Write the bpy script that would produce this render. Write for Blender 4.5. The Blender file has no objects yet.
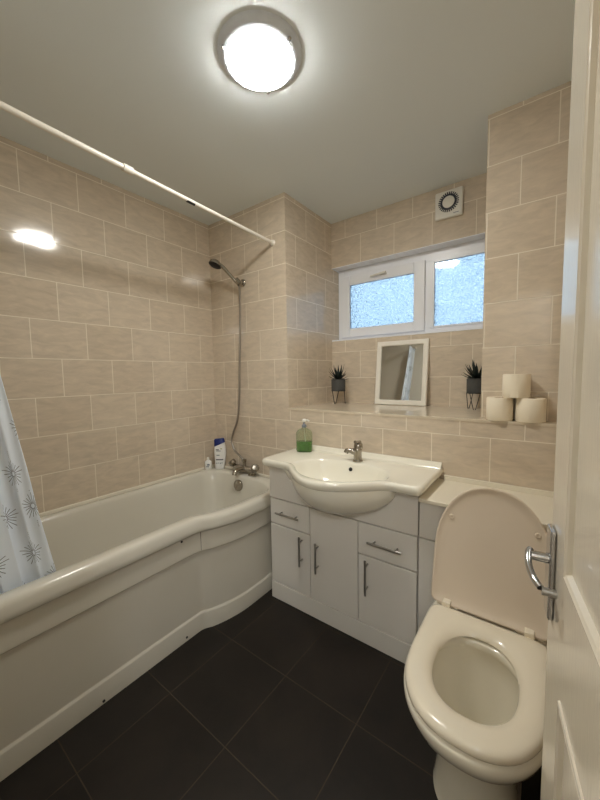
import bpy, bmesh, math, random
from math import sin, cos, pi, radians
from mathutils import Vector, Matrix

random.seed(7)
scene = bpy.context.scene
col = scene.collection

# ------------------------------------------------------------------ camera
YAW, PITCH, ROLL = 0.63895, -0.07623, -0.01641
F_PX = 329.85
cd = bpy.data.cameras.new('camera')
cam = bpy.data.objects.new('camera', cd)
col.objects.link(cam)
fwd = Vector((-sin(YAW) * cos(PITCH), cos(YAW) * cos(PITCH), sin(PITCH)))
rt = Vector((cos(YAW), sin(YAW), 0))
up = rt.cross(fwd)
R_ = rt * cos(ROLL) + up * sin(ROLL)
U_ = up * cos(ROLL) - rt * sin(ROLL)
m = Matrix((R_, U_, -fwd)).transposed().to_4x4()
m.translation = Vector((2.0717, -1.6709, 1.2926))
cam.matrix_world = m
cd.sensor_fit = 'VERTICAL'
cd.sensor_height = 36.0
cd.lens = F_PX / 800.0 * 36.0
cd.clip_start = 0.01
scene.camera = cam

# ------------------------------------------------------------------ world / exposure
vs = scene.view_settings
vs.view_transform = 'Standard'
vs.look = 'None'
vs.gamma = 1.0
vs.use_curve_mapping = False
vs.exposure = 0.0
LAMP_STRENGTH = 108.0
LAMP_COLOR = (1.0, 0.982, 0.91)
SKY_STRENGTH = 4.0
LANDING_WATT = 38.0
scene.cycles.use_denoising = True
scene.cycles.sample_clamp_indirect = 6.0
scene.cycles.caustics_reflective = False
scene.cycles.caustics_refractive = False
scene.cycles.max_bounces = 10
scene.cycles.diffuse_bounces = 6
scene.cycles.transmission_bounces = 8
scene.cycles.transparent_max_bounces = 8

world = bpy.data.worlds.new('sky')
scene.world = world
world.use_nodes = True
wn = world.node_tree
wn.nodes.clear()
w_out = wn.nodes.new('ShaderNodeOutputWorld')
w_bg = wn.nodes.new('ShaderNodeBackground')
w_tc = wn.nodes.new('ShaderNodeTexCoord')
w_no = wn.nodes.new('ShaderNodeTexNoise')
w_no.inputs['Scale'].default_value = 8.0
w_no.inputs['Detail'].default_value = 3.0
w_rm = wn.nodes.new('ShaderNodeValToRGB')
w_rm.color_ramp.elements[0].position = 0.43
w_rm.color_ramp.elements[0].color = (0.13, 0.26, 0.42, 1)
w_rm.color_ramp.elements[1].position = 0.64
w_rm.color_ramp.elements[1].color = (1.25, 1.40, 1.42, 1)
wn.links.new(w_tc.outputs['Generated'], w_no.inputs['Vector'])
wn.links.new(w_no.outputs['Fac'], w_rm.inputs['Fac'])
wn.links.new(w_rm.outputs['Color'], w_bg.inputs['Color'])
w_bg.inputs['Strength'].default_value = SKY_STRENGTH
# fill light added in the unseen landing; brightens the cabinet fronts through the doorway
ld_ = bpy.data.lights.new('landing_fill', 'POINT')
ld_.energy = LANDING_WATT
ld_.color = (0.96, 0.98, 1.0)
ld_.shadow_soft_size = 0.12
lo_ = bpy.data.objects.new('landing_fill', ld_)
lo_.location = (2.45, -2.55, 2.15)
col.objects.link(lo_)
wn.links.new(w_bg.outputs['Background'], w_out.inputs['Surface'])


# ------------------------------------------------------------------ materials
def srgb(r, g, b):
    def f(v):
        v /= 255.0
        return v / 12.92 if v <= 0.04045 else ((v + 0.055) / 1.055) ** 2.4
    return (f(r), f(g), f(b), 1.0)


def new_mat(name):
    mt = bpy.data.materials.new(name)
    mt.use_nodes = True
    nt = mt.node_tree
    b = nt.nodes['Principled BSDF']
    return mt, nt, b


def simple(name, color, rough=0.5, metal=0.0, noise=0.0, nscale=8.0, bump=0.0, bscale=40.0, coat=0.0, spec=0.5, trans=0.0, ior=1.45):
    mt, nt, b = new_mat(name)
    b.inputs['Base Color'].default_value = color
    b.inputs['Roughness'].default_value = rough
    b.inputs['Metallic'].default_value = metal
    b.inputs['Specular IOR Level'].default_value = spec
    b.inputs['Coat Weight'].default_value = coat
    b.inputs['Coat Roughness'].default_value = 0.08
    b.inputs['Transmission Weight'].default_value = trans
    b.inputs['IOR'].default_value = ior
    tc = nt.nodes.new('ShaderNodeTexCoord')
    if noise > 0:
        n = nt.nodes.new('ShaderNodeTexNoise')
        n.inputs['Scale'].default_value = nscale
        n.inputs['Detail'].default_value = 4
        nt.links.new(tc.outputs['Object'], n.inputs['Vector'])
        mx = nt.nodes.new('ShaderNodeMix')
        mx.data_type = 'RGBA'
        mx.inputs['A'].default_value = tuple(c * (1 - noise) for c in color[:3]) + (1,)
        mx.inputs['B'].default_value = tuple(min(1, c * (1 + noise)) for c in color[:3]) + (1,)
        nt.links.new(n.outputs['Fac'], mx.inputs['Factor'])
        nt.links.new(mx.outputs['Result'], b.inputs['Base Color'])
    if bump > 0:
        n2 = nt.nodes.new('ShaderNodeTexNoise')
        n2.inputs['Scale'].default_value = bscale
        n2.inputs['Detail'].default_value = 3
        nt.links.new(tc.outputs['Object'], n2.inputs['Vector'])
        bp = nt.nodes.new('ShaderNodeBump')
        bp.inputs['Strength'].default_value = bump
        bp.inputs['Distance'].default_value = 0.002
        nt.links.new(n2.outputs['Fac'], bp.inputs['Height'])
        nt.links.new(bp.outputs['Normal'], b.inputs['Normal'])
    return mt


def mth(nt, op, a, b=None, c=None):
    n = nt.nodes.new('ShaderNodeMath')
    n.operation = op
    for i, v in enumerate((a, b, c)):
        if v is None:
            continue
        if isinstance(v, (int, float)):
            n.inputs[i].default_value = v
        else:
            nt.links.new(v, n.inputs[i])
    return n.outputs[0]


TILE_A = srgb(211, 197, 178)
TILE_B = srgb(205, 190, 170)
GROUT = srgb(226, 217, 200)


def tile_mat(name, axis, u0, v0, w, h, ca=TILE_A, cb=TILE_B, grout=GROUT, mortar=0.0022, vaxis='Z', offset=0.5, rough=0.10, streak=0.15, cloud=0.0, bumpd=0.0012):
    mt, nt, b = new_mat(name)
    tc = nt.nodes.new('ShaderNodeTexCoord')
    sp = nt.nodes.new('ShaderNodeSeparateXYZ')
    nt.links.new(tc.outputs['Object'], sp.inputs[0])
    u = mth(nt, 'SUBTRACT', sp.outputs[axis], u0)
    v = mth(nt, 'SUBTRACT', sp.outputs[vaxis], v0)
    cb_ = nt.nodes.new('ShaderNodeCombineXYZ')
    nt.links.new(u, cb_.inputs[0])
    nt.links.new(v, cb_.inputs[1])
    br = nt.nodes.new('ShaderNodeTexBrick')
    br.offset = offset
    br.offset_frequency = 2
    br.squash = 1.0
    br.inputs['Scale'].default_value = 1.0
    br.inputs['Brick Width'].default_value = w
    br.inputs['Row Height'].default_value = h
    br.inputs['Mortar Size'].default_value = mortar
    br.inputs['Mortar Smooth'].default_value = 0.15
    br.inputs['Bias'].default_value = 0.0
    br.inputs['Color1'].default_value = ca
    br.inputs['Color2'].default_value = cb
    br.inputs['Mortar'].default_value = grout
    nt.links.new(cb_.outputs[0], br.inputs['Vector'])
    # streaky travertine veining
    mp = nt.nodes.new('ShaderNodeMapping')
    mp.inputs['Scale'].default_value = (11.0, 34.0, 1.0) if cloud == 0 else (5.0, 5.0, 1.0)
    nt.links.new(cb_.outputs[0], mp.inputs['Vector'])
    n = nt.nodes.new('ShaderNodeTexNoise')
    n.inputs['Scale'].default_value = 1.0
    n.inputs['Detail'].default_value = 5.0
    n.inputs['Roughness'].default_value = 0.62
    n.inputs['Distortion'].default_value = 0.6
    nt.links.new(mp.outputs[0], n.inputs['Vector'])
    rp = nt.nodes.new('ShaderNodeMapRange')
    rp.inputs['From Min'].default_value = 0.3
    rp.inputs['From Max'].default_value = 0.7
    rp.inputs['To Min'].default_value = 1.0 - streak
    rp.inputs['To Max'].default_value = 1.0 + streak * 0.5
    nt.links.new(n.outputs['Fac'], rp.inputs['Value'])
    # no veining on grout
    fac = mth(nt, 'SUBTRACT', 1.0, br.outputs['Fac'])
    k = mth(nt, 'ADD', mth(nt, 'MULTIPLY', mth(nt, 'SUBTRACT', rp.outputs[0], 1.0), fac), 1.0)
    vm = nt.nodes.new('ShaderNodeVectorMath')
    vm.operation = 'SCALE'
    nt.links.new(br.outputs['Color'], vm.inputs[0])
    nt.links.new(k, vm.inputs['Scale'])
    nt.links.new(vm.outputs[0], b.inputs['Base Color'])
    b.inputs['Specular IOR Level'].default_value = 0.32 if cloud else 0.9
    rr = mth(nt, 'ADD', mth(nt, 'MULTIPLY', br.outputs['Fac'], 0.5), rough)
    nt.links.new(rr, b.inputs['Roughness'])
    bp = nt.nodes.new('ShaderNodeBump')
    bp.inputs['Strength'].default_value = 0.6
    bp.inputs['Distance'].default_value = bumpd
    hgt = mth(nt, 'ADD', fac, mth(nt, 'MULTIPLY', n.outputs['Fac'], 0.02 if cloud == 0 else 0.35))
    nt.links.new(hgt, bp.inputs['Height'])
    nt.links.new(bp.outputs['Normal'], b.inputs['Normal'])
    return mt


M = {}
M['tile_left'] = tile_mat('tile_left', 'Y', -0.117, 2.397, 0.2533, 0.2)
M['tile_back'] = tile_mat('tile_back', 'X', 0.247, 2.397, 0.2520, 0.2)
M['tile_return'] = tile_mat('tile_return', 'Y', 0.228, 2.397, 0.2420, 0.2)
M['tile_pier'] = tile_mat('tile_pier', 'X', 2.086, 2.4055, 0.2480, 0.2005)
M['tile_recess_up'] = tile_mat('tile_recess_up', 'X', 0.977, 2.295, 0.2475, 0.2)
M['tile_recess_low'] = tile_mat('tile_recess_low', 'X', 0.974, 1.460, 0.2475, 0.195)
M['tile_sill'] = tile_mat('tile_sill', 'X', 0.70, -0.02, 8.0, 4.0, ca=srgb(214, 202, 182), cb=srgb(212, 198, 176), vaxis='Y', offset=0.0, rough=0.10, streak=0.10)
M['floor'] = tile_mat('floor_tile', 'X', 0.8785, -0.319, 0.3365, 0.3360, ca=srgb(32, 26, 21), cb=srgb(28, 23, 19), grout=srgb(66, 56, 45), mortar=0.0018, vaxis='Y', offset=0.0, rough=0.42, streak=0.5, cloud=1.0, bumpd=0.0012)
M['ceiling'] = simple('ceiling_paint', srgb(228, 235, 238), 0.75, noise=0.03, nscale=1.2, bump=0.12, bscale=160)
M['plain_wall'] = simple('plain_wall', srgb(214, 206, 192), 0.6, noise=0.03, nscale=3)
M['hall_floor'] = simple('hall_floor', srgb(120, 108, 96), 0.7, noise=0.15, nscale=30)
M['acrylic'] = simple('bath_acrylic', srgb(208, 204, 192), 0.16, noise=0.02, nscale=3, coat=0.3)
M['panel_white'] = simple('bath_panel_white', srgb(206, 201, 188), 0.26, noise=0.03, nscale=5)
M['ceramic'] = simple('ceramic', srgb(232, 228, 214), 0.08, noise=0.012, nscale=4, coat=0.5)
M['pan_ceramic'] = simple('pan_ceramic', srgb(228, 222, 206), 0.08, noise=0.012, nscale=4, coat=0.5)
M['seat_plastic'] = simple('seat_plastic', srgb(230, 221, 202), 0.20, noise=0.012, nscale=6, coat=0.2)
M['lid_plastic'] = simple('lid_plastic', srgb(214, 200, 182), 0.28, noise=0.015, nscale=6)
M['cabinet'] = simple('cabinet_white', srgb(224, 220, 213), 0.30, noise=0.02, nscale=4)
M['worktop'] = simple('worktop_cream', srgb(226, 218, 200), 0.28, noise=0.03, nscale=6)
M['gap'] = simple('dark_gap', srgb(60, 55, 50), 0.8, noise=0.1)
M['chrome'] = simple('chrome', srgb(200, 200, 202), 0.12, 1.0, noise=0.05, nscale=30)
M['satin'] = simple('satin_steel', srgb(178, 176, 172), 0.28, 1.0, noise=0.06, nscale=40)
M['dull_chrome'] = simple('aged_chrome', srgb(168, 162, 152), 0.22, 1.0, noise=0.16, nscale=55)
M['hose'] = simple('hose_steel', srgb(165, 160, 152), 0.35, 1.0, noise=0.1, nscale=200)
M['white_paint'] = simple('rail_white', srgb(235, 230, 220), 0.3, noise=0.02)
M['rubber'] = simple('black_rubber', srgb(28, 28, 30), 0.6, noise=0.1)
M['upvc'] = simple('window_upvc', srgb(238, 241, 248), 0.28, noise=0.01)
M['plastic_white'] = simple('plastic_white', srgb(226, 224, 216), 0.35, noise=0.02)
M['dark_plastic'] = simple('dark_plastic', srgb(40, 46, 58), 0.5, noise=0.1)
M['mirror_frame'] = simple('mirror_frame_white', srgb(232, 228, 218), 0.45, noise=0.03, nscale=20)
M['mirror'] = simple('mirror_glass', srgb(214, 216, 214), 0.02, 1.0, noise=0.01)
M['paper'] = simple('tissue_paper', srgb(240, 230, 210), 0.9, noise=0.03, nscale=60, bump=0.5, bscale=150)
M['card'] = simple('card_core', srgb(170, 140, 105), 0.9, noise=0.1)
M['pot'] = simple('pot_grey', srgb(72, 72, 70), 0.8, noise=0.2, nscale=60, bump=0.3)
M['wire'] = simple('black_wire', srgb(26, 26, 26), 0.45, noise=0.1)
M['leaf'] = simple('dark_leaf', srgb(22, 34, 32), 0.5, noise=0.4, nscale=60)
M['soil'] = simple('dark_soil', srgb(40, 32, 26), 0.95, noise=0.3, nscale=120)
M['sh_white'] = simple('bottle_white', srgb(232, 232, 230), 0.3, noise=0.01)
M['sh_blue'] = simple('cap_blue', srgb(22, 38, 104), 0.3, noise=0.05)
M['ink'] = simple('ink_navy', srgb(30, 36, 60), 0.5, noise=0.05)
M['ink_grey'] = simple('ink_grey', srgb(120, 128, 140), 0.5, noise=0.05)
M['ink_olive'] = simple('ink_olive', srgb(150, 150, 40), 0.5, noise=0.05)
M['door'] = simple('door_gloss_white', srgb(226, 218, 203), 0.17, noise=0.015, nscale=3, coat=0.2)
M['ring'] = simple('lamp_ring', srgb(226, 234, 246), 0.4, 0.0, noise=0.08, nscale=30)
M['liquid'] = simple('green_soap', srgb(62, 122, 26), 0.12, noise=0.45, nscale=45)
def clear_mat():
    mt, nt, b = new_mat('clear_plastic')
    b.inputs['Base Color'].default_value = srgb(176, 184, 156)
    b.inputs['Roughness'].default_value = 0.06
    out = nt.nodes['Material Output']
    tr = nt.nodes.new('ShaderNodeBsdfTransparent')
    tr.inputs['Color'].default_value = (0.84, 0.87, 0.78, 1)
    lw = nt.nodes.new('ShaderNodeLayerWeight')
    lw.inputs['Blend'].default_value = 0.35
    ms = nt.nodes.new('ShaderNodeMixShader')
    nt.links.new(mth(nt, 'ADD', mth(nt, 'MULTIPLY', lw.outputs['Facing'], 0.55), 0.12), ms.inputs['Fac'])
    nt.links.new(tr.outputs[0], ms.inputs[1])
    nt.links.new(b.outputs[0], ms.inputs[2])
    nt.links.new(ms.outputs[0], out.inputs['Surface'])
    return mt


M['clear'] = clear_mat()
M['sealant'] = simple('sealant', srgb(228, 222, 206), 0.4, noise=0.03, nscale=20)


def door_grain():
    nt = M['door'].node_tree
    b = nt.nodes['Principled BSDF']
    tc = nt.nodes.new('ShaderNodeTexCoord')
    mp = nt.nodes.new('ShaderNodeMapping')
    mp.inputs['Scale'].default_value = (220, 220, 26)
    n = nt.nodes.new('ShaderNodeTexNoise')
    n.inputs['Scale'].default_value = 1.0
    n.inputs['Detail'].default_value = 2.0
    bp = nt.nodes.new('ShaderNodeBump')
    bp.inputs['Strength'].default_value = 0.22
    bp.inputs['Distance'].default_value = 0.001
    nt.links.new(tc.outputs['Object'], mp.inputs['Vector'])
    nt.links.new(mp.outputs[0], n.inputs['Vector'])
    nt.links.new(n.outputs['Fac'], bp.inputs['Height'])
    nt.links.new(bp.outputs['Normal'], b.inputs['Normal'])


door_grain()


def lamp_mat():
    mt = bpy.data.materials.new('lamp_diffuser')
    mt.use_nodes = True
    nt = mt.node_tree
    nt.nodes.clear()
    o = nt.nodes.new('ShaderNodeOutputMaterial')
    e = nt.nodes.new('ShaderNodeEmission')
    e.inputs['Color'].default_value = (*LAMP_COLOR, 1)
    e.inputs['Strength'].default_value = LAMP_STRENGTH
    nt.links.new(e.outputs[0], o.inputs['Surface'])
    return mt


M['lamp'] = lamp_mat()


def pane_mat():
    mt = bpy.data.materials.new('textured_glass')
    mt.use_nodes = True
    nt = mt.node_tree
    nt.nodes.clear()
    o = nt.nodes.new('ShaderNodeOutputMaterial')
    tc = nt.nodes.new('ShaderNodeTexCoord')
    vo = nt.nodes.new('ShaderNodeTexVoronoi')
    vo.inputs['Scale'].default_value = 75.0
    no = nt.nodes.new('ShaderNodeTexNoise')
    no.inputs['Scale'].default_value = 40.0
    no.inputs['Detail'].default_value = 2.0
    nt.links.new(tc.outputs['Object'], vo.inputs['Vector'])
    nt.links.new(tc.outputs['Object'], no.inputs['Vector'])
    hgt = mth(nt, 'ADD', vo.outputs['Distance'], mth(nt, 'MULTIPLY', no.outputs['Fac'], 1.0))
    bp = nt.nodes.new('ShaderNodeBump')
    bp.inputs['Strength'].default_value = 1.0
    bp.inputs['Distance'].default_value = 0.006
    nt.links.new(hgt, bp.inputs['Height'])
    tr = nt.nodes.new('ShaderNodeBsdfTranslucent')
    tr.inputs['Color'].default_value = (0.60, 0.68, 0.75, 1)
    nt.links.new(bp.outputs['Normal'], tr.inputs['Normal'])
    rf = nt.nodes.new('ShaderNodeBsdfRefraction')
    rf.inputs['Color'].default_value = (0.57, 0.64, 0.70, 1)
    rf.inputs['Roughness'].default_value = 0.10
    rf.inputs['IOR'].default_value = 1.4
    nt.links.new(bp.outputs['Normal'], rf.inputs['Normal'])
    mx = nt.nodes.new('ShaderNodeMixShader')
    mx.inputs['Fac'].default_value = 0.72
    nt.links.new(tr.outputs[0], mx.inputs[1])
    nt.links.new(rf.outputs[0], mx.inputs[2])
    gl = nt.nodes.new('ShaderNodeBsdfGlossy')
    gl.inputs['Roughness'].default_value = 0.05
    mx2 = nt.nodes.new('ShaderNodeMixShader')
    mx2.inputs['Fac'].default_value = 0.04
    nt.links.new(mx.outputs[0], mx2.inputs[1])
    nt.links.new(gl.outputs[0], mx2.inputs[2])
    nt.links.new(mx2.outputs[0], o.inputs['Surface'])
    return mt


M['pane'] = pane_mat()


def curtain_mat():
    mt, nt, b = new_mat('curtain_starburst')
    b.inputs['Roughness'].default_value = 0.6
    uv = nt.nodes.new('ShaderNodeUVMap')
    sp = nt.nodes.new('ShaderNodeSeparateXYZ')
    nt.links.new(uv.outputs[0], sp.inputs[0])
    CU, CV = 0.165, 0.150
    u, v = sp.outputs[0], sp.outputs[1]
    row = mth(nt, 'FLOOR', mth(nt, 'DIVIDE', v, CV))
    sh = mth(nt, 'MULTIPLY', mth(nt, 'FLOORED_MODULO', row, 2.0), 0.5)
    uu = mth(nt, 'ADD', mth(nt, 'DIVIDE', u, CU), sh)
    colm = mth(nt, 'FLOOR', uu)
    wn_ = nt.nodes.new('ShaderNodeTexWhiteNoise')
    wn_.noise_dimensions = '2D'
    cc = nt.nodes.new('ShaderNodeCombineXYZ')
    nt.links.new(row, cc.inputs[0])
    nt.links.new(colm, cc.inputs[1])
    nt.links.new(cc.outputs[0], wn_.inputs['Vector'])
    sc_ = nt.nodes.new('ShaderNodeSeparateColor')
    nt.links.new(wn_.outputs['Color'], sc_.inputs[0])
    jx = mth(nt, 'MULTIPLY', mth(nt, 'SUBTRACT', sc_.outputs[0], 0.5), 0.05)
    jy = mth(nt, 'MULTIPLY', mth(nt, 'SUBTRACT', sc_.outputs[1], 0.5), 0.04)
    px = mth(nt, 'SUBTRACT', mth(nt, 'MULTIPLY', mth(nt, 'SUBTRACT', mth(nt, 'FRACT', uu), 0.5), CU), jx)
    py = mth(nt, 'SUBTRACT', mth(nt, 'MULTIPLY', mth(nt, 'SUBTRACT', mth(nt, 'FRACT', mth(nt, 'DIVIDE', v, CV)), 0.5), CV), jy)
    r = mth(nt, 'SQRT', mth(nt, 'ADD', mth(nt, 'MULTIPLY', px, px), mth(nt, 'MULTIPLY', py, py)))
    th = mth(nt, 'ARCTAN2', py, px)
    dist = mth(nt, 'MULTIPLY', mth(nt, 'ABSOLUTE', mth(nt, 'SINE', mth(nt, 'MULTIPLY', th, 9.5))), mth(nt, 'DIVIDE', r, 9.5))
    line = mth(nt, 'LESS_THAN', dist, 0.00105)
    rmax = mth(nt, 'ADD', 0.045, mth(nt, 'MULTIPLY', mth(nt, 'SINE', mth(nt, 'MULTIPLY', th, 5.0)), 0.007))
    inr = mth(nt, 'MULTIPLY', mth(nt, 'LESS_THAN', r, rmax), mth(nt, 'GREATER_THAN', r, 0.009))
    star = mth(nt, 'MULTIPLY', line, inr)
    dots = mth(nt, 'MULTIPLY', mth(nt, 'LESS_THAN', mth(nt, 'ABSOLUTE', px), 0.0014), mth(nt, 'GREATER_THAN', mth(nt, 'SINE', mth(nt, 'MULTIPLY', v, 900.0)), 0.1))
    dots = mth(nt, 'MULTIPLY', dots, mth(nt, 'MULTIPLY', mth(nt, 'GREATER_THAN', r, 0.054), mth(nt, 'LESS_THAN', r, 0.085)))
    fac = mth(nt, 'MAXIMUM', star, dots)
    mx = nt.nodes.new('ShaderNodeMix')
    mx.data_type = 'RGBA'
    mx.inputs['A'].default_value = srgb(234, 243, 255)
    mx.inputs['B'].default_value = srgb(70, 76, 88)
    nt.links.new(mth(nt, 'MULTIPLY', fac, 0.9), mx.inputs['Factor'])
    nt.links.new(mx.outputs['Result'], b.inputs['Base Color'])
    # some light passes through the cloth
    out = nt.nodes['Material Output']
    tl = nt.nodes.new('ShaderNodeBsdfTranslucent')
    nt.links.new(mx.outputs['Result'], tl.inputs['Color'])
    ms = nt.nodes.new('ShaderNodeMixShader')
    ms.inputs['Fac'].default_value = 0.06
    nt.links.new(b.outputs[0], ms.inputs[1])
    nt.links.new(tl.outputs[0], ms.inputs[2])
    nt.links.new(ms.outputs[0], out.inputs['Surface'])
    return mt


M['curtain'] = curtain_mat()


# ------------------------------------------------------------------ builders
def tag(o, label=None, cat=None, group=None, kind=None):
    if label: o['label'] = label
    if cat: o['category'] = cat
    if group: o['group'] = group
    if kind: o['kind'] = kind
    return o


def empty(name, loc, label, cat, group=None, kind=None):
    o = bpy.data.objects.new(name, None)
    o.empty_display_size = 0.05
    col.objects.link(o)
    o.location = loc
    return tag(o, label, cat, group, kind)


def root_loc(o):
    v = Vector((0, 0, 0))
    while o is not None:
        v += o.location
        o = o.parent
    return v


class MB:
    """collects shapes given in world coordinates"""

    def __init__(s):
        s.v, s.f, s.uv = [], [], None

    def add(s, vs_, fs):
        b = len(s.v)
        s.v += [Vector(p) for p in vs_]
        s.f += [tuple(b + i for i in f) for f in fs]
        return s

    def box(s, x0, x1, y0, y1, z0, z1):
        return s.add([(x0, y0, z0), (x1, y0, z0), (x1, y1, z0), (x0, y1, z0), (x0, y0, z1), (x1, y0, z1), (x1, y1, z1), (x0, y1, z1)],
                     [(0, 3, 2, 1), (4, 5, 6, 7), (0, 1, 5, 4), (1, 2, 6, 5), (2, 3, 7, 6), (3, 0, 4, 7)])

    def loft(s, rings, closed=True, cap0=True, cap1=True, wrap=False):
        n = len(rings[0])
        vs_ = [p for r in rings for p in r]
        fs = []
        last = len(rings) if wrap else len(rings) - 1
        for i in range(last):
            a, b = i * n, ((i + 1) % len(rings)) * n
            for j in range(n if closed else n - 1):
                k = (j + 1) % n
                fs.append((a + j, a + k, b + k, b + j))
        if not wrap and cap0: fs.append(tuple(reversed(range(n))))
        if not wrap and cap1: fs.append(tuple(range((len(rings) - 1) * n, len(rings) * n)))
        return s.add(vs_, fs)

    def tube(s, pts, r, n=12, caps=True):
        pts = [Vector(p) for p in pts]
        rs = r if isinstance(r, (list, tuple)) else [r] * len(pts)
        rings = []
        prev = None
        for i, p in enumerate(pts):
            d = (pts[min(i + 1, len(pts) - 1)] - pts[max(i - 1, 0)]).normalized()
            if prev is None:
                a = Vector((0, 0, 1)) if abs(d.z) < 0.9 else Vector((1, 0, 0))
                x = d.cross(a).normalized()
            else:
                x = (prev - d * prev.dot(d)).normalized()
            prev = x
            y = d.cross(x)
            rings.append([p + (x * cos(2 * pi * k / n) + y * sin(2 * pi * k / n)) * rs[i] for k in range(n)])
        return s.loft(rings, cap0=caps, cap1=caps)

    def lathe(s, prof, c, axis=(0, 0, 1), n=32, cap0=True, cap1=True, sx=1.0, sy=1.0, xdir=None):
        """prof: (radius, height) along axis"""
        ax = Vector(axis).normalized()
        a = Vector(xdir) if xdir else (Vector((1, 0, 0)) if abs(ax.x) < 0.9 else Vector((0, 1, 0)))
        x = (a - ax * a.dot(ax)).normalized()
        y = ax.cross(x)
        c = Vector(c)
        rings = [[c + ax * h + x * (r * sx * cos(2 * pi * k / n)) + y * (r * sy * sin(2 * pi * k / n)) for k in range(n)] for r, h in prof]
        return s.loft(rings, cap0=cap0, cap1=cap1)

    def build(s, name, mat, parent=None, smooth=True, angle=40, bevel=0.0, seg=2, subd=0, fix=True, hard=True):
        off = root_loc(parent) if parent else Vector((0, 0, 0))
        me = bpy.data.meshes.new(name)
        me.from_pydata([tuple(p - off) for p in s.v], [], s.f)
        if fix:
            bm = bmesh.new()
            bm.from_mesh(me)
            bmesh.ops.recalc_face_normals(bm, faces=bm.faces)
            bm.to_mesh(me)
            bm.free()
        me.materials.append(mat)
        if smooth:
            me.polygons.foreach_set('use_smooth', [True] * len(me.polygons))
            if bevel == 0 and subd == 0:
                me.set_sharp_from_angle(angle=radians(angle))
        me.update()
        o = bpy.data.objects.new(name, me)
        col.objects.link(o)
        if parent: o.parent = parent
        if bevel > 0:
            md = o.modifiers.new('bevel', 'BEVEL')
            md.width = bevel
            md.segments = seg
            md.limit_method = 'ANGLE'
            md.angle_limit = radians(35)
            md.harden_normals = hard
        if subd:
            md = o.modifiers.new('subd', 'SUBSURF')
            md.levels = md.render_levels = subd
        return o


def boxo(name, b, mat, parent=None, bevel=0.0, seg=2):
    return MB().box(*b).build(name, mat, parent, bevel=bevel, seg=seg, smooth=bevel > 0)


def struct(o):
    o['kind'] = 'structure'
    return o


def smoothstep(a, b, x):
    t = min(1, max(0, (x - a) / (b - a)))
    return t * t * (3 - 2 * t)


def catmull(pts, n=8):
    pts = [Vector(p) for p in pts]
    out = []
    for i in range(len(pts) - 1):
        p0, p1, p2, p3 = pts[max(i - 1, 0)], pts[i], pts[i + 1], pts[min(i + 2, len(pts) - 1)]
        for k in range(n):
            t = k / n
            out.append(0.5 * ((2 * p1) + (p2 - p0) * t + (2 * p0 - 5 * p1 + 4 * p2 - p3) * t * t + (3 * p1 - p0 - 3 * p2 + p3) * t ** 3))
    out.append(pts[-1])
    return out


# ------------------------------------------------------------------ the room
H = 2.424
XR = 2.22          # right wall
YN = -1.72         # near wall (doorway side)
YP = 0.085         # pier face
YW = 0.56          # recess back wall
ZS = 1.078         # sill height
XP = 0.735         # left return of recess
XQ = 1.832         # pier corner
SH = 0.012

struct(boxo('floor', (-0.1, XR + 0.1, YN - 0.001, 0.1, -0.1, 0.0), M['floor']))
struct(boxo('ceiling', (-0.1, XR + 0.1, YN - 0.1, 0.85, H, H + 0.1), M['ceiling']))
struct(boxo('wall_left', (-0.1, 0.0, YN - 0.1, 0.1, 0, H), M['tile_left']))
# tap end wall + wall under the ledge (one continuous tiled plane)
w = MB()
w.box(0.0, XP, 0.0, 0.85, 0, H)
wb = w.build('wall_back', M['tile_back'], smooth=False)
wb.data.materials.append(M['tile_return'])
for p in wb.data.polygons:
    if p.normal.x > 0.9: p.material_index = 1
struct(wb)
struct(boxo('wall_below', (XP, XR + 0.1, 0.0, 0.85, 0, ZS - SH), M['tile_back']))
s_ = MB().box(XP, XQ, -0.003, YW, ZS - SH, ZS)
s_.box(XQ, XR, -0.003, YP, ZS - SH, ZS)
struct(tag(s_.build('trim_1', M['tile_sill'], smooth=False), 'glossy cream tiled ledge below the window'))
struct(boxo('wall_right', (XR, XR + 0.1, YN - 0.1, YP, 0, H), M['tile_left']))
struct(boxo('wall_pier', (XQ, XR + 0.1, YP, 0.85, ZS - SH, H), M['tile_pier']))
ZH0, ZH1 = 1.548, 2.096           # window opening
struct(boxo('wall_recess_upper', (XP, XQ, YW, 0.85, ZH1, H), M['tile_recess_up']))
struct(boxo('wall_recess_lower', (XP, XQ, YW, 0.85, ZS - SH, ZH0), M['tile_recess_low']))
# white lining of the window opening
t = MB().box(XP, XQ, YW - 0.001, 0.72, ZH1 - 0.005, ZH1 + 0.0005)
t.box(XP, XQ, YW - 0.003, 0.72, ZH0 - 0.003, ZH0 + 0.006)
struct(tag(t.build('trim_2', M['upvc'], bevel=0.002), 'white plastic lining above and below the window'))

# near wall with the doorway and a little of the landing behind the camera
DX0, DX1, DZ = 1.44, 2.205, 1.985
w = MB().box(-0.1, DX0, YN - 0.1, YN, 0, H).box(DX0, DX1, YN - 0.1, YN, DZ, H).box(DX1, XR, YN - 0.1, YN, 0, H)
struct(w.build('wall_near', M['plain_wall'], smooth=False))
w = MB().box(0.7, 0.8, -3.1, YN - 0.1, 0, H).box(3.1, 3.2, -3.1, YN - 0.1, 0, H).box(0.7, 3.2, -3.2, -3.1, 0, H)
w.box(XR, 3.2, YN - 0.1, YN - 0.05, 0, H)
struct(w.build('wall_landing', M['plain_wall'], smooth=False))
struct(boxo('floor_landing', (0.7, 3.2, -3.2, YN, -0.1, -0.001), M['hall_floor']))
struct(boxo('ceiling_landing', (0.7, 3.2, -3.2, YN - 0.1, H, H + 0.1), M['ceiling']))

# ------------------------------------------------------------------ window
win = empty('window_1', (1.29, 0.66, ZH0), 'white plastic window with two panes of patterned glass set high in the tiled recess', 'window', kind='structure')
FY0, FY1 = 0.640, 0.70


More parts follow.
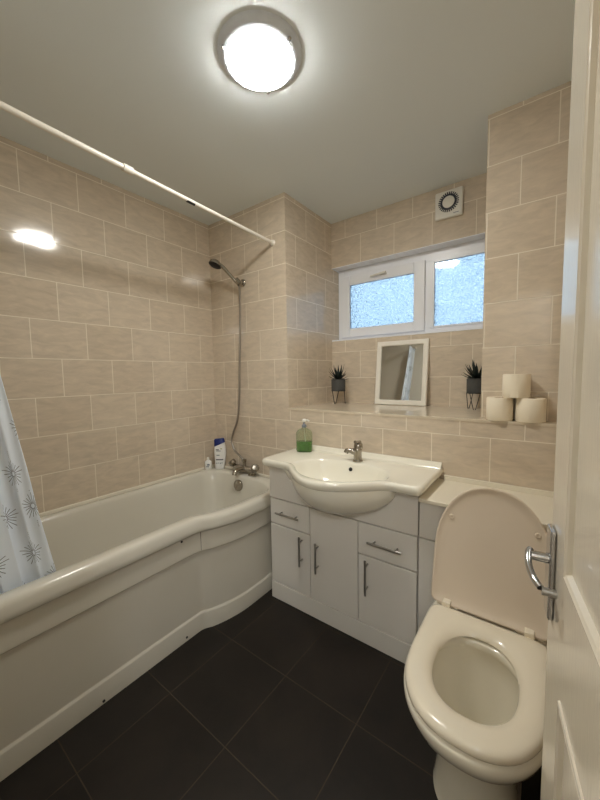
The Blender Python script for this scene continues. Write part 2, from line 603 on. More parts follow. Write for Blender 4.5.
def frame_mb(x0, x1, z0, z1, wl, wr, wb_, wt, y0, y1):
    b = MB()
    b.box(x0, x0 + wl, y0, y1, z0, z1)
    b.box(x1 - wr, x1, y0, y1, z0, z1)
    b.box(x0 + wl, x1 - wr, y0, y1, z0, z0 + wb_)
    b.box(x0 + wl, x1 - wr, y0, y1, z1 - wt, z1)
    return b


fm = frame_mb(XP + 0.014, XQ - 0.002, ZH0 + 0.006, ZH1 - 0.004, 0.040, 0.03, 0.036, 0.072, FY0, FY1)
fm.box(1.405, 1.462, FY0, FY1, ZH0 + 0.041, ZH1 - 0.075)
fm.build('window_frame', M['upvc'], win, bevel=0.004)
sash = frame_mb(0.770, 1.412, 1.574, 2.036, 0.084, 0.074, 0.066, 0.072, FY0 - 0.018, FY0 + 0.02).build('sash', M['upvc'], win, bevel=0.005)
MB().box(0.853, 1.339, FY0 - 0.004, FY0 + 0.006, 1.639, 1.965).build('glass', M['pane'], sash, smooth=False)
hd = MB().tube([(1.03, FY0 - 0.034, 1.995), (1.15, FY0 - 0.040, 2.002)], [0.006, 0.009])
hd.box(1.10, 1.15, FY0 - 0.040, FY0 - 0.018, 1.992, 2.008)
hd.build('window_handle', M['plastic_white'], sash, bevel=0.002)
bead = frame_mb(1.458, XQ - 0.03, 1.588, 2.022, 0.012, 0.004, 0.012, 0.014, FY0 - 0.006, FY0 + 0.02).build('glazing_bead', M['upvc'], win, bevel=0.003)
MB().box(1.468, XQ - 0.03, FY0 + 0.006, FY0 + 0.016, 1.596, 2.012).build('glass', M['pane'], win, smooth=False)

# ------------------------------------------------------------------ door (open, hinged behind the camera on the right)
TH = radians(8.0)
door_edge = Vector((2.0892, -1.0, 0.0))
DLEN = 0.735
d_dir = Vector((sin(TH), -cos(TH), 0))        # from free edge towards the hinge
d_nrm = Vector((-cos(TH), -sin(TH), 0))       # room side
door = empty('door_1', door_edge, 'open white panelled door with chrome lever handle at the right', 'door', kind='structure')


def dpt(d, n, z):
    return door_edge + d_dir * d + d_nrm * n + Vector((0, 0, z))


def dbox(mb, d0, d1, n0, n1, z0, z1):
    vs_ = [dpt(d, n, z) for z in (z0, z1) for d, n in ((d0, n0), (d1, n0), (d1, n1), (d0, n1))]
    return mb.add(vs_, [(0, 3, 2, 1), (4, 5, 6, 7), (0, 1, 5, 4), (1, 2, 6, 5), (2, 3, 7, 6), (3, 0, 4, 7)])


lf = MB()
PT = [(0.105, 0.335, 1.005, 1.86), (0.400, 0.63, 1.005, 1.86), (0.105, 0.335, 0.22, 0.822), (0.400, 0.63, 0.22, 0.822)]
TT = 0.038
for (a, b, c, d) in ((0, .105, .006, 1.975), (.335, .40, .006, 1.975), (.63, DLEN, .006, 1.975)): dbox(lf, a, b, -TT, 0, c, d)
for (a, b) in ((.105, .335), (.40, .63)):
    dbox(lf, a, b, -TT, 0, .006, .22)
    dbox(lf, a, b, -TT, 0, .822, 1.005)
    dbox(lf, a, b, -TT, 0, 1.86, 1.975)
    dbox(lf, a, b, -TT + .004, -.004, .22, .822)
    dbox(lf, a, b, -TT + .004, -.004, 1.005, 1.86)
lf.build('door_leaf', M['door'], door, smooth=False)
for (a, b, c, d) in PT:
    def ring(ins, n):
        return [dpt(a + ins, n, c + ins), dpt(b - ins, n, c + ins), dpt(b - ins, n, d - ins), dpt(a + ins, n, d - ins)]
    mo = MB().loft([ring(-0.001, -0.001), ring(0.000, 0.0028), ring(0.003, 0.0036), ring(0.005, 0.0018), ring(0.0062, 0.0018), ring(0.008, 0.0030), ring(0.010, 0.0018), ring(0.014, -0.005)], cap0=False, cap1=False)
    mo.build('panel_moulding', M['door'], door, smooth=False)
# handle
pl = MB()
dbox(pl, 0.004, 0.040, 0.0, 0.008, 0.896, 1.042)
hnd = pl.build('door_handle', M['chrome'], door, bevel=0.003)
hz = 0.991
lv = MB().tube([dpt(.024, .006, hz), dpt(.024, .030, hz)], [.0085, .0075])
lv.tube(catmull([dpt(.018, .030, hz + .007), dpt(.025, .034, hz + .004), dpt(.046, .0355, hz - .006), dpt(.070, .032, hz - .013), dpt(.086, .025, hz - .018)], 6), [.0050] * 25)
lv.build('lever', M['chrome'], hnd)
tn = MB().tube([dpt(.088, .006, hz - .021), dpt(.088, .024, hz - .021)], .0058)
tn.build('lever_tip', M['satin'], hnd)
ltc = MB()
dbox(ltc, -0.0015, 0.0005, -0.030, -0.008, 0.90, 1.06)
ltc.build('latch_plate', M['satin'], door, smooth=False)

# ------------------------------------------------------------------ bath
BY0, BY1 = -0.003, -1.703


def x_out(y):
    """outer edge of the rim along the bath's length"""
    t_ = min(1.0, max(0.0, (y + 0.715) / 0.30))
    b = 0.076 * (1 - (1 - t_) ** 2.0) * smoothstep(-0.03, 0.22, t_) - 0.014 * smoothstep(-0.26, 0.0, y)
    return 0.719 + b


def resample(pts, n):
    pts = [Vector(p) for p in pts]
    L = [0.0]
    for i in range(1, len(pts)): L.append(L[-1] + (pts[i] - pts[i - 1]).length)
    out = []
    for k in range(n):
        t_ = L[-1] * k / n
        i = 1
        while i < len(L) - 1 and L[i] < t_: i += 1
        f = (t_ - L[i - 1]) / max(1e-9, L[i] - L[i - 1])
        out.append(pts[i - 1].lerp(pts[i], f))
    return out


def bath_ring(inset, z, rad, tap_r=None, ends=(0.0, 0.0), wall=0.0):
    """rounded outline; corners matched so that rings loft cleanly"""
    y_t = BY0 - (inset if not ends[0] else ends[0])
    y_n = BY1 + (inset if not ends[1] else ends[1])
    xl = 0.002 + (wall if wall else inset)
    NS, NE = 36, 16

    def xo(y):
        return x_out(y) - inset
    rA = rad
    rB = tap_r or rad

    def arc(cx, cy, rx, ry, a0, a1, n=10):
        return [Vector((cx + rx * cos(a0 + (a1 - a0) * i / n), cy + ry * sin(a0 + (a1 - a0) * i / n), z)) for i in range(n + 1)]
    # corner arcs (tap-left, near-left, near-right, tap-right)
    TL = arc(xl + rA, y_t - rA, rA, rA, pi / 2, pi)
    NL = arc(xl + rA, y_n + rA, rA, rA, pi, 1.5 * pi)
    xr_n = xo(y_n + rA)
    NR = arc(xr_n - rA, y_n + rA, rA, rA, 1.5 * pi, 2 * pi)
    yb = y_t - rB * 1.05
    xr_t = xo(yb)
    wB = rB * 1.5 if tap_r else rB
    TR = arc(xr_t - wB, yb, wB, y_t - yb, 0, pi / 2)
    side = [Vector((xo(y_n + rA + (yb - y_n - rA) * i / 60), y_n + rA + (yb - y_n - rA) * i / 60, z)) for i in range(61)]
    segs = [TL[5:] + NL[:6], NL[5:] + NR[:6], NR[5:] + side + TR[:6], TR[5:] + TL[:6]]
    out = []
    for sg, n in zip(segs, (NS, NE, NS * 2, NE)): out += resample(sg, n)
    return out


bath = empty('bath', (0.36, -0.85, 0), 'white acrylic bath with a bowed front panel along the left tiled wall', 'bath')
ZR = 0.590
rings = [
    bath_ring(0.006, ZR - 0.070, 0.01),
    bath_ring(0.003, ZR - 0.069, 0.01),
    bath_ring(0.000, ZR - 0.064, 0.012),
    bath_ring(0.001, ZR - 0.045, 0.014),
    bath_ring(0.004, ZR - 0.022, 0.014),
    bath_ring(0.009, ZR - 0.009, 0.016),
    bath_ring(0.017, ZR - 0.002, 0.02),
    bath_ring(0.026, ZR, 0.03),
    bath_ring(0.064, ZR - 0.001, 0.10, 0.13, (0.070, 0.075), 0.050),
    bath_ring(0.072, ZR - 0.006, 0.105, 0.14, (0.080, 0.085), 0.058),
    bath_ring(0.080, ZR - 0.020, 0.11, 0.145, (0.086, 0.10), 0.066),
    bath_ring(0.088, ZR - 0.08, 0.115, 0.145, (0.095, 0.13), 0.075),
    bath_ring(0.105, ZR - 0.20, 0.115, 0.14, (0.115, 0.20), 0.10),
    bath_ring(0.125, ZR - 0.32, 0.115, 0.135, (0.140, 0.28), 0.125),
    bath_ring(0.150, ZR - 0.375, 0.11, 0.13, (0.175, 0.34), 0.15),
    bath_ring(0.200, ZR - 0.400, 0.10, 0.11, (0.24, 0.42), 0.20),
]
tub = MB().loft(rings, cap0=False, cap1=True).build('tub', M['acrylic'], bath, angle=60)
# sealing strip where the rim meets the tiles
sl = MB().box(0.001, 0.012, BY1, -0.001, ZR - 0.006, ZR + 0.014).box(0.001, 0.80, -0.012, -0.001, ZR - 0.006, ZR + 0.010)
sl.build('sealing_strip', M['sealant'], bath, bevel=0.004)
# front panel
PO = 0.016
prof = [(0.0, 0.0), (0.0, 0.084), (-0.001, 0.088), (-0.0055, 0.0945), (-0.0065, 0.097), (-0.0065, 0.102), (-0.0065, 0.25), (-0.0065, 0.405), (-0.006, 0.411), (-0.0035, 0.414), (0.0005, 0.4175), (0.001, 0.421), (0.001, 0.428), (0.0, ZR - 0.078), (-0.001, ZR - 0.071), (-0.02, ZR - 0.070)]
ys = [BY1 + (BY0 - 0.012 - BY1) * i / 150 for i in range(151)]
rings = []
for y in ys:
    dx = (x_out(y + 0.005) - x_out(y - 0.005)) / 0.01
    nx, ny = 1 / math.sqrt(1 + dx * dx), -dx / math.sqrt(1 + dx * dx)
    x0 = x_out(y) - PO
    rings.append([(x0 + o * nx, y + o * ny, z) for o, z in prof] + [(x0 - 0.03 * nx, y - 0.03 * ny, ZR - 0.070), (x0 - 0.03 * nx, y - 0.03 * ny, 0.0)])
panel = MB().loft(rings, cap0=True, cap1=True).build('front_panel', M['panel_white'], bath, angle=35)
for (yy, zz) in ((-0.795, 0.507), (-0.79, 0.020), (-1.17, 0.012)):
    MB().lathe([(0.0055, 0), (0.005, 0.003), (0.0, 0.0035)], (x_out(yy) - PO, yy, zz), (1, 0, 0), 12).build('screw', M['rubber'], panel)
jt = MB().box(x_out(-0.69) - PO - 0.001, x_out(-0.69) - PO + 0.0015, -0.6915, -0.690, 0.42, ZR - 0.074)
jt.build('panel_joint', M['gap'], panel, smooth=False)
# overflow
ov = MB().lathe([(0.040, -0.012), (0.040, 0.003), (0.037, 0.007), (0.020, 0.010), (0.018, 0.0085), (0.006, 0.0085), (0.004, 0.011), (0.0, 0.011)], (0.350, -0.104, 0.518), (0, -1, 0.14), 28)
ov.build('overflow', M['dull_chrome'], bath)
# bath / shower mixer on the tap-end rim
mx = MB()
TY = -0.046
mx.lathe([(0.026, 0), (0.026, 0.008), (0.016, 0.014), (0.015, 0.04)], (0.285, TY, ZR), n=20)
mx.lathe([(0.026, 0), (0.026, 0.008), (0.016, 0.014), (0.015, 0.04)], (0.430, TY, ZR), n=20)
mx.tube([(0.258, TY, ZR + 0.040), (0.457, TY, ZR + 0.040)], 0.019, 16)
mx.tube(catmull([(0.357, TY, ZR + 0.040), (0.357, TY - 0.045, ZR + 0.042), (0.357, TY - 0.085, ZR + 0.034), (0.357, TY - 0.098, ZR + 0.012)], 5), [0.017] * 15 + [0.016], 14)
mx.tube([(0.357, TY, ZR + 0.040), (0.357, TY, ZR + 0.085)], [0.015, 0.012], 14)
mixer = mx.build('mixer_tap', M['dull_chrome'], bath)
for cx_, ax in ((0.258, (-0.55, -0.25, 0.75)), (0.457, (0.55, -0.35, 0.5))):
    k_ = MB().lathe([(0.014, 0.0), (0.016, 0.012), (0.026, 0.016), (0.029, 0.026), (0.028, 0.044), (0.022, 0.050), (0.0, 0.052)], (cx_, TY, ZR + 0.042), ax, 10)
    k_.build('tap_head', M['dull_chrome'], mixer, angle=25)
MB().lathe([(0.006, 0.03), (0.016, 0.036), (0.017, 0.055), (0.0, 0.058)], (0.357, TY, ZR + 0.05), (0, 0, 1), 14).build('diverter', M['dull_chrome'], mixer)

# ------------------------------------------------------------------ shower
shower = empty('hand_shower', (0.366, -0.03, 1.93), 'chrome hand shower on a wall bracket with a long hose down to the bath tap', 'shower')
bk = MB().lathe([(0.026, 0.0), (0.026, 0.006), (0.020, 0.012), (0.014, 0.014), (0.013, 0.045)], (0.350, 0.0, 1.940), (0, -1, 0), 20)
bk.tube([(0.366, -0.044, 1.922), (0.340, -0.054, 1.955)], [0.019, 0.017], 16)
bk.build('bracket', M['dull_chrome'], shower)
HB, HH = Vector((0.356, -0.048, 1.918)), Vector((0.258, -0.122, 2.050))
hs = MB().tube(catmull([HB, HB.lerp(HH, 0.35) + Vector((0, 0, 0.004)), HB.lerp(HH, 0.8) + Vector((0, 0, 0.008)), HH + Vector((0, 0, 0.004))], 6), [0.011] * 10 + [0.012] * 9, 14)
ha = Vector((-0.12, -0.40, -1.0)).normalized()
hc = HH + Vector((-0.030, -0.016, 0.010))
hs.lathe([(0.0, -0.026), (0.022, -0.024), (0.039, -0.012), (0.044, 0.0), (0.044, 0.010)], hc, ha, 28, cap0=False)
hand = hs.build('handset', M['dull_chrome'], shower)
MB().lathe([(0.0435, 0.010), (0.038, 0.014), (0.0, 0.015)], hc, ha, 28).build('spray_plate', M['rubber'], hand)
hp = [HB + Vector((0.002, 0.002, -0.008)), (0.350, -0.034, 1.86), (0.340, -0.026, 1.74), (0.322, -0.024, 1.475), (0.302, -0.026, 1.12), (0.280, -0.028, 0.975),
      (0.238, -0.032, 0.880), (0.222, -0.036, 0.815), (0.252, -0.042, 0.750), (0.310, -0.046, 0.716), (0.345, -0.046, 0.690), (0.354, -0.046, 0.668)]
hp = catmull(hp, 8)
MB().tube(hp, 0.0075, 12).build('hose', M['hose'], shower)

# ------------------------------------------------------------------ curtain rail and curtain
RZ0, RZ1 = 2.143, 2.182
RX0, RX1 = 0.634, 0.640
rail = empty('curtain_rail', (0.634, -0.86, 2.15), 'white curtain pole running above the front edge of the bath', 'curtain rail')


def rail_pt(y):
    f = y / YN
    return Vector((RX0 + (RX1 - RX0) * f, y, RZ0 + (RZ1 - RZ0) * f))


MB().tube([rail_pt(-0.004), rail_pt(-0.95)], 0.0096, 16).tube([rail_pt(-0.93), rail_pt(YN + 0.004)], 0.0110, 16).build('pole', M['white_paint'], rail)
MB().tube([rail_pt(-0.905), rail_pt(-0.945)], 0.0155, 16).build('joint_collar', M['white_paint'], rail)
MB().tube([rail_pt(0.0), rail_pt(-0.018)], [0.020, 0.014], 18).build('end_cap', M['white_paint'], rail)
MB().tube([rail_pt(YN), rail_pt(YN + 0.018)], [0.020, 0.014], 18).build('end_cap', M['white_paint'], rail)
MB().tube([rail_pt(-0.595) + Vector((0, 0, -0.006)), rail_pt(-0.640) + Vector((0, 0, -0.006))], 0.0075, 10).build('rail_clip', M['rubber'], rail)


def curtain():
    NU, NV = 150, 60
    vs_, fs, uvs = [], [], []
    z_top, z_bot = 2.15, 0.43
    edge = [(0.43, -1.245), (0.56, -1.262), (0.82, -1.306), (0.97, -1.326), (1.31, -1.380), (1.7, -1.44), (2.2, -1.51)]

    def ye(z):
        for (z0, y0), (z1, y1) in zip(edge, edge[1:]):
            if z <= z1: return y0 + (y1 - y0) * (z - z0) / (z1 - z0)
        return edge[-1][1]
    for j in range(NV + 1):
        f = j / NV
        z = z_bot + (z_top - z_bot) * f
        y0, y1 = ye(z), -1.700
        x0 = 0.585 + (0.636 - 0.585) * smoothstep(0.0, 1.0, f)
        for i in range(NU + 1):
            s = i / NU
            y = y0 + (y1 - y0) * s
            amp = 0.003 + 0.009 * min(1, s * 3)
            ph = s * 2 * pi * 4.0
            x = x0 + amp * sin(ph + 0.7 * sin(3 * f)) + 0.004 * sin(ph * 2.3 + 5 * f)
            y += 0.010 * sin(ph * 2 + 1.0) * min(1, s * 4)
            vs_.append((x, y, z))
            uvs.append((s * 0.75, z))
    for j in range(NV):
        for i in range(NU):
            a = j * (NU + 1) + i
            fs.append((a, a + 1, a + NU + 2, a + NU + 1))
    me = bpy.data.meshes.new('shower_curtain')
    org = Vector((0.61, -1.5, 0.43))
    me.from_pydata([tuple(Vector(v) - org) for v in vs_], [], fs)
    uvl = me.uv_layers.new(name='UVMap')
    for lp in me.loops: uvl.data[lp.index].uv = uvs[lp.vertex_index]
    me.polygons.foreach_set('use_smooth', [True] * len(me.polygons))
    me.materials.append(M['curtain'])
    o = bpy.data.objects.new('shower_curtain', me)
    o.location = org
    col.objects.link(o)
    sd = o.modifiers.new('solid', 'SOLIDIFY')
    sd.thickness = 0.0012
    return o


tag(curtain(), 'white shower curtain printed with grey starbursts, hanging into the bath', 'shower curtain')

# ------------------------------------------------------------------ vanity unit
VX0, VX1, VY = 0.825, 1.660, -0.297
van = empty('vanity_unit', ((VX0 + VX1) / 2, VY / 2, 0), 'white vanity cabinet with three doors and two drawers below the basin', 'cabinet')
ca = MB().box(VX0, VX1, VY + 0.019, -0.002, 0.0, 0.602)
ca.box(VX0, VX1, VY + 0.019, -0.002, 0.602, 0.640)
ca.box(VX0, VX0 + 0.016, VY + 0.019, -0.002, 0.64, 0.796).box(VX1 - 0.016, VX1, VY + 0.019, -0.002, 0.64, 0.796)
ca.build('carcass', M['cabinet'], van, smooth=False)
FT = VY + 0.018
boxo('plinth', (VX0, VX1, VY - 0.002, FT, 0.0, 0.098), M['cabinet'], van, 0.002)
# fascia cut away in a bow where the basin's bowl passes through it
fs_ = []
for i in range(81):
    x = VX0 + (VX1 - VX0) * i / 80
    t_ = (x - 1.272) / 0.298
    zt = 0.794 - 0.158 * math.sqrt(max(0.0, 1 - t_ * t_)) + (0.012 if abs(t_) < 1 else 0.0)
    zt = min(zt, 0.794)
    fs_.append([(x, VY, 0.602), (x, FT, 0.602), (x, FT, zt), (x, VY, zt)])
MB().loft(fs_).build('fascia', M['cabinet'], van, angle=30)


def bar_handle(parent, x0, z0, x1, z1):
    y = VY - 0.030
    a, b = Vector((x0, y, z0)), Vector((x1, y, z1))
    h = MB().tube([a, b], 0.0052, 12)
    for f in (0.17, 0.83):
        p = a.lerp(b, f)
        h.tube([p, Vector((p.x, VY + 0.001, p.z))], 0.0042, 10)
    return h.build('handle', M['satin'], parent)


g = 0.0018
xa, xb = 1.1015, 1.3805
doors = [((VX0, xa, 0.102, 0.447), (1.050, 0.272, 1.050, 0.432)), ((xa, xb, 0.102, 0.597), (1.153, 0.268, 1.153, 0.428)), ((xb, VX1, 0.102, 0.438), (1.431, 0.262, 1.431, 0.430))]
for (x0, x1, z0, z1), hh in doors:
    d = boxo('cabinet_door', (x0 + g, x1 - g, VY, FT, z0, z1 - g), M['cabinet'], van, 0.003)
    bar_handle(d, *hh)
for (x0, x1, z0, z1), hh in [((VX0, xa, 0.452, 0.597), (0.888, 0.527, 1.045, 0.527)), ((xb, VX1, 0.443, 0.597), (1.440, 0.520, 1.600, 0.520))]:
    d = boxo('drawer', (x0 + g, x1 - g, VY, FT, z0, z1 - g), M['cabinet'], van, 0.003)
    bar_handle(d, *hh)

# ------------------------------------------------------------------ wash basin
BX0, BX1 = 0.818, 1.690
BCX, BCY = 1.275, -0.315
ZD = 0.834
basin = empty('washbasin', (1.254, -0.2, ZD - 0.034), 'white ceramic washbasin with a bowed front on the vanity cabinet', 'washbasin')


def front_y(x):
    return sum(front_raw(x + 0.030 * k / 4) for k in range(-4, 5)) / 9


def front_raw(x):
    t_ = abs(x - 1.275) / 0.272
    if t_ >= 1: return -0.362
    return -0.362 - 0.168 * (cos(pi * t_) * 0.5 + 0.5) ** 0.55


def outline_basin(ins, z):
    """points ordered by angle around the bowl's centre"""
    x0, x1 = BX0 + ins, BX1 - ins
    poly = []
    NB = 100
    for i in range(NB + 1):
        x = x0 + (x1 - x0) * i / NB
        y = front_y(x) + ins
        e = min(x - x0, x1 - x)
        if e < 0.022: y += 0.022 - math.sqrt(max(0, 0.022 ** 2 - (0.022 - e) ** 2))
        poly.append(Vector((x, y, z)))
    for i in range(1, 30): poly.append(Vector((x1, poly[NB].y + (-0.002 - ins * 0.3 - poly[NB].y) * i / 30, z)))
    yb = -0.002 - ins * 0.3
    for i in range(NB + 1): poly.append(Vector((x1 + (x0 - x1) * i / NB, yb, z)))
    for i in range(1, 30): poly.append(Vector((x0, yb + (poly[0].y - yb) * i / 30, z)))
    return poly


base_poly = outline_basin(0.0, ZD)
ANG = [math.atan2(p.y - BCY, p.x - BCX) for p in base_poly]


def bowl_rim(a=0.262, b=0.168, n=2.2):
    out = []
    for t_ in ANG:
        c, s = cos(t_) / a, sin(t_) / b
        r = (abs(c) ** n + abs(s) ** n) ** (-1 / n)
        while r > 0.02 and BCY + r * sin(t_) < front_y(BCX + r * cos(t_)) + 0.034: r -= 0.002
        out.append(r)
    for _ in range(24):      # soften the outline where the limit sets in
        out = [(out[i - 1] + 2 * out[i] + out[(i + 1) % len(out)]) / 4 for i in range(len(out))]
    return out


RIM = bowl_rim()


def bowl_ring(k, z, sh=0.0):
    return [Vector((BCX + r * k * cos(t_), BCY + sh + r * k * sin(t_), z)) for r, t_ in zip(RIM, ANG)]


rings = [outline_basin(0.030, ZD - 0.044), outline_basin(0.012, ZD - 0.040), outline_basin(0.003, ZD - 0.034), outline_basin(0.000, ZD - 0.016), outline_basin(0.002, ZD - 0.006), outline_basin(0.008, ZD),
         outline_basin(0.016, ZD + 0.0005), bowl_ring(1.0, ZD - 0.0015), bowl_ring(0.985, ZD - 0.0035), bowl_ring(0.965, ZD - 0.0075), bowl_ring(0.94, ZD - 0.016), bowl_ring(0.90, ZD - 0.035), bowl_ring(0.83, ZD - 0.065), bowl_ring(0.72, ZD - 0.095), bowl_ring(0.56, ZD - 0.118),
         bowl_ring(0.36, ZD - 0.131), bowl_ring(0.15, ZD - 0.137), bowl_ring(0.07, ZD - 0.139)]
body = MB().loft(rings, cap0=False, cap1=True)
# underside of the bowl that swells out in front of the cabinet
NA, NBk = 60, 14
cols_ = []
for i in range(NA + 1):
    t_ = -1 + 2 * i / NA
    x = 1.272 + 0.298 * t_
    ye_, ze_ = front_y(x) + 0.012, ZD - 0.040
    dep = 0.158 * math.sqrt(max(0.0, 1 - t_ * t_)) + 0.002
    cols_.append([(x, VY + 0.006 + (ye_ - VY - 0.006) * cos(k / NBk * pi / 2) ** 0.9, ze_ - dep * sin(k / NBk * pi / 2)) for k in range(NBk + 1)])
body.loft(cols_, closed=False, cap0=False, cap1=False)
body.build('basin_body', M['ceramic'], basin, angle=50)
rd = MB()
rd.loft([[Vector((x, y, z)) for y, z in ((-0.002, ZD - 0.01), (-0.002, ZD + 0.022), (-0.006, ZD + 0.025), (-0.014, ZD + 0.023), (-0.020, ZD + 0.012), (-0.030, ZD + 0.006), (-0.040, ZD + 0.001), (-0.042, ZD - 0.01))] for x in (BX0 + 0.008, BX0 + 0.03, 1.25, BX1 - 0.03, BX1 - 0.006)])
rd.build('back_ridge', M['ceramic'], basin, angle=60)
MB().lathe([(0.010, 0.0), (0.010, 0.0025), (0.0, 0.0025)], (1.275, -0.1665, ZD - 0.036), (0, -1, 0.35), 20).build('overflow_hole', M['rubber'], basin)
MB().lathe([(0.021, 0.0), (0.020, 0.004), (0.012, 0.005), (0.0, 0.003)], (BCX, BCY, ZD - 0.1395), (0, 0, 1), 20).build('waste', M['chrome'], basin)
# mono tap
tx, ty = 1.292, -0.120
tp = MB().lathe([(0.027, 0), (0.027, 0.006), (0.022, 0.010), (0.021, 0.045), (0.023, 0.060), (0.023, 0.066), (0.018, 0.074), (0.0, 0.076)], (tx, ty, ZD), n=24)
tp.tube(catmull([(tx, ty - 0.002, ZD + 0.040), (tx - 0.028, ty - 0.008, ZD + 0.052), (tx - 0.052, ty - 0.015, ZD + 0.053), (tx - 0.060, ty - 0.017, ZD + 0.042)], 5), [0.016] * 6 + [0.013] * 10, 16)
tap = tp.build('mono_tap', M['dull_chrome'], basin)
lv = MB().lathe([(0.022, 0.066), (0.024, 0.074), (0.022, 0.092), (0.014, 0.100), (0.0, 0.102)], (tx, ty, ZD), (0.0, 0.10, 1), n=20)
lv.tube(catmull([(tx, ty, ZD + 0.088), (tx + 0.004, ty + 0.012, ZD + 0.098), (tx + 0.002, ty - 0.035, ZD + 0.108)], 5), [0.012] * 6 + [0.008] * 5, 12)
lv.build('tap_lever', M['dull_chrome'], tap)

# ------------------------------------------------------------------ cabinet behind the toilet
wcx0, wcx1 = 1.6645, 2.205
wc = empty('toilet_cabinet', ((wcx0 + wcx1) / 2, -0.15, 0), 'white boxed-in cabinet with cream top behind the toilet', 'cabinet')
boxo('carcass', (wcx0, wcx1, VY + 0.019, -0.002, 0.0, 0.757), M['cabinet'], wc)
boxo('worktop', (wcx0 + 0.002, wcx1, -0.318, -0.001, 0.760, 0.777), M['worktop'], wc, 0.003)
boxo('sealing_strip', (wcx0 + 0.03, wcx1, -0.012, -0.001, 0.776, 0.800), M['sealant'], wc, 0.003)
boxo('upper_panel', (wcx0 + 0.001, wcx1 - 0.002, VY, FT, 0.6025, 0.756), M['cabinet'], wc, 0.003)
boxo('lower_panel', (wcx0 + 0.001, wcx1 - 0.002, VY, FT, 0.102, 0.597), M['cabinet'], wc, 0.003)
boxo('plinth', (wcx0, wcx1, VY - 0.002, FT, 0.0, 0.098), M['cabinet'], wc, 0.002)

# ------------------------------------------------------------------ toilet
TX = 1.936
toilet = empty('toilet', (TX, -0.6, 0), 'white toilet with its seat down and lid up against the cabinet', 'toilet')


def dring(hw, yc, lf_, lb, z, cx=TX, nf=2.25, nb=6.0, n=72):
    out = []
    for k in range(n):
        a = 2 * pi * k / n
        c, s = cos(a), sin(a)
        e = nb if s > 0 else nf
        x = cx + hw * math.copysign(abs(c) ** (2 / e), c)
        y = yc + (lb if s > 0 else lf_) * math.copysign(abs(s) ** (2 / e), s)
        out.append(Vector((x, y, z)))
    return out


YB = -0.300
o_ = [dring(.118, -.60, .140, .30, 0.0), dring(.114, -.60, .134, .30, .02), dring(.106, -.60, .120, .30, .10), dring(.105, -.60, .118, .30, .18), dring(.112, -.605, .135, .305, .240),
      dring(.130, -.63, .175, .33, .295), dring(.155, -.645, .215, .345, .335), dring(.176, -.655, .240, .355, .368), dring(.185, -.655, .254, .355, .400), dring(.183, -.655, .255, .355, .416), dring(.176, -.655, .25, .352, .422),
      dring(.128, -.685, .150, .158, .422, nb=2.2), dring(.122, -.685, .146, .152, .415, nb=2.2), dring(.124, -.685, .148, .154, .395, nb=2.2), dring(.128, -.683, .146, .156, .385, nb=2.2), dring(.118, -.675, .130, .140, .330, nb=2.2),
      dring(.095, -.655, .110, .110, .26, nb=2.2), dring(.065, -.63, .08, .07, .20, nb=2.2), dring(.04, -.61, .05, .045, .165, nb=2.2)]
MB().loft(o_, cap0=True, cap1=True).build('pan', M['pan_ceramic'], toilet, angle=55)
# seat
so = lambda k, z: [p for p in dring(.176 - k, -.66, .245 - k, .212 - k, z, nf=2.42, nb=14.0)]
si = lambda k, z: dring(.104 - k, -.682, .140 - k, .154 - k, z, cx=TX + 0.002, nf=2.3, nb=2.4)


def mixr(a, b, t_, z):
    return [Vector((p.x + (q.x - p.x) * t_, p.y + (q.y - p.y) * t_, z)) for p, q in zip(a, b)]


A_, B_ = so(0, 0), si(0, 0)
seat_r = [mixr(A_, B_, 0.03, .427), mixr(A_, B_, 0.0, .431), mixr(A_, B_, 0.0, .438), mixr(A_, B_, 0.04, .446), mixr(A_, B_, 0.14, .4515), mixr(A_, B_, 0.35, .453), mixr(A_, B_, 0.65, .4515),
          mixr(A_, B_, 0.85, .446), mixr(A_, B_, 0.96, .437), mixr(A_, B_, 1.0, .430), mixr(A_, B_, 0.97, .426)]
MB().loft(seat_r, wrap=True).build('seat', M['seat_plastic'], toilet, angle=60)
# lid: (s across, t up along the lid, n towards the camera side)
HY, HZ, TILT = -0.438, 0.452, radians(13.0)
LT = Vector((0, sin(TILT), cos(TILT)))
LN = Vector((0, -cos(TILT), sin(TILT)))


def lpt(s, t_, n):
    return Vector((TX, HY, HZ)) + Vector((s, 0, 0)) + LT * t_ + LN * n


def lring(ins, n):
    out = []
    for k in range(80):
        a = 2 * pi * k / 80
        c, s = cos(a), sin(a)
        e = 2.15 if s > 0 else 16.0
        x = (.184 - ins) * math.copysign(abs(c) ** (2 / e), c)
        y = .185 + ((.252 - ins) if s > 0 else (.191 - ins)) * math.copysign(abs(s) ** (2 / e), s)
        x *= 1 - 0.02 * max(0, y) / .4
        out.append(lpt(x, y, n))
    return out


lid_r = [lring(.165, -.018), lring(.08, -.017), lring(.02, -.012), lring(.004, -.006), lring(0, 0.002), lring(0.001, .0045), lring(.003, .006), lring(.007, .0055), lring(.012, .0025), lring(.022, -.0015), lring(.040, -.0035), lring(.08, -.005), lring(.165, -.005)]
lid = MB().loft(lid_r).build('lid', M['lid_plastic'], toilet, angle=60)
for s_x in (-0.130, 0.134):
    MB().lathe([(0.009, 0.0), (0.009, 0.006), (0.007, 0.009), (0.003, 0.009), (0.003, 0.006), (0.0, 0.006)], lpt(s_x, 0.308, -0.006), LN, 18).build('buffer', M['lid_plastic'], lid)
for hx in (-0.125, 0.122):
    hb = MB().box(TX + hx - 0.014, TX + hx + 0.014, HY - 0.020, HY + 0.030, 0.421, 0.466)
    hb.build('hinge', M['seat_plastic'], toilet, bevel=0.004)
    MB().tube([(TX + hx - 0.036, HY + 0.004, 0.446), (TX + hx + 0.036, HY + 0.004, 0.446)], 0.008, 14).build('hinge_pin', M['seat_plastic'], toilet)

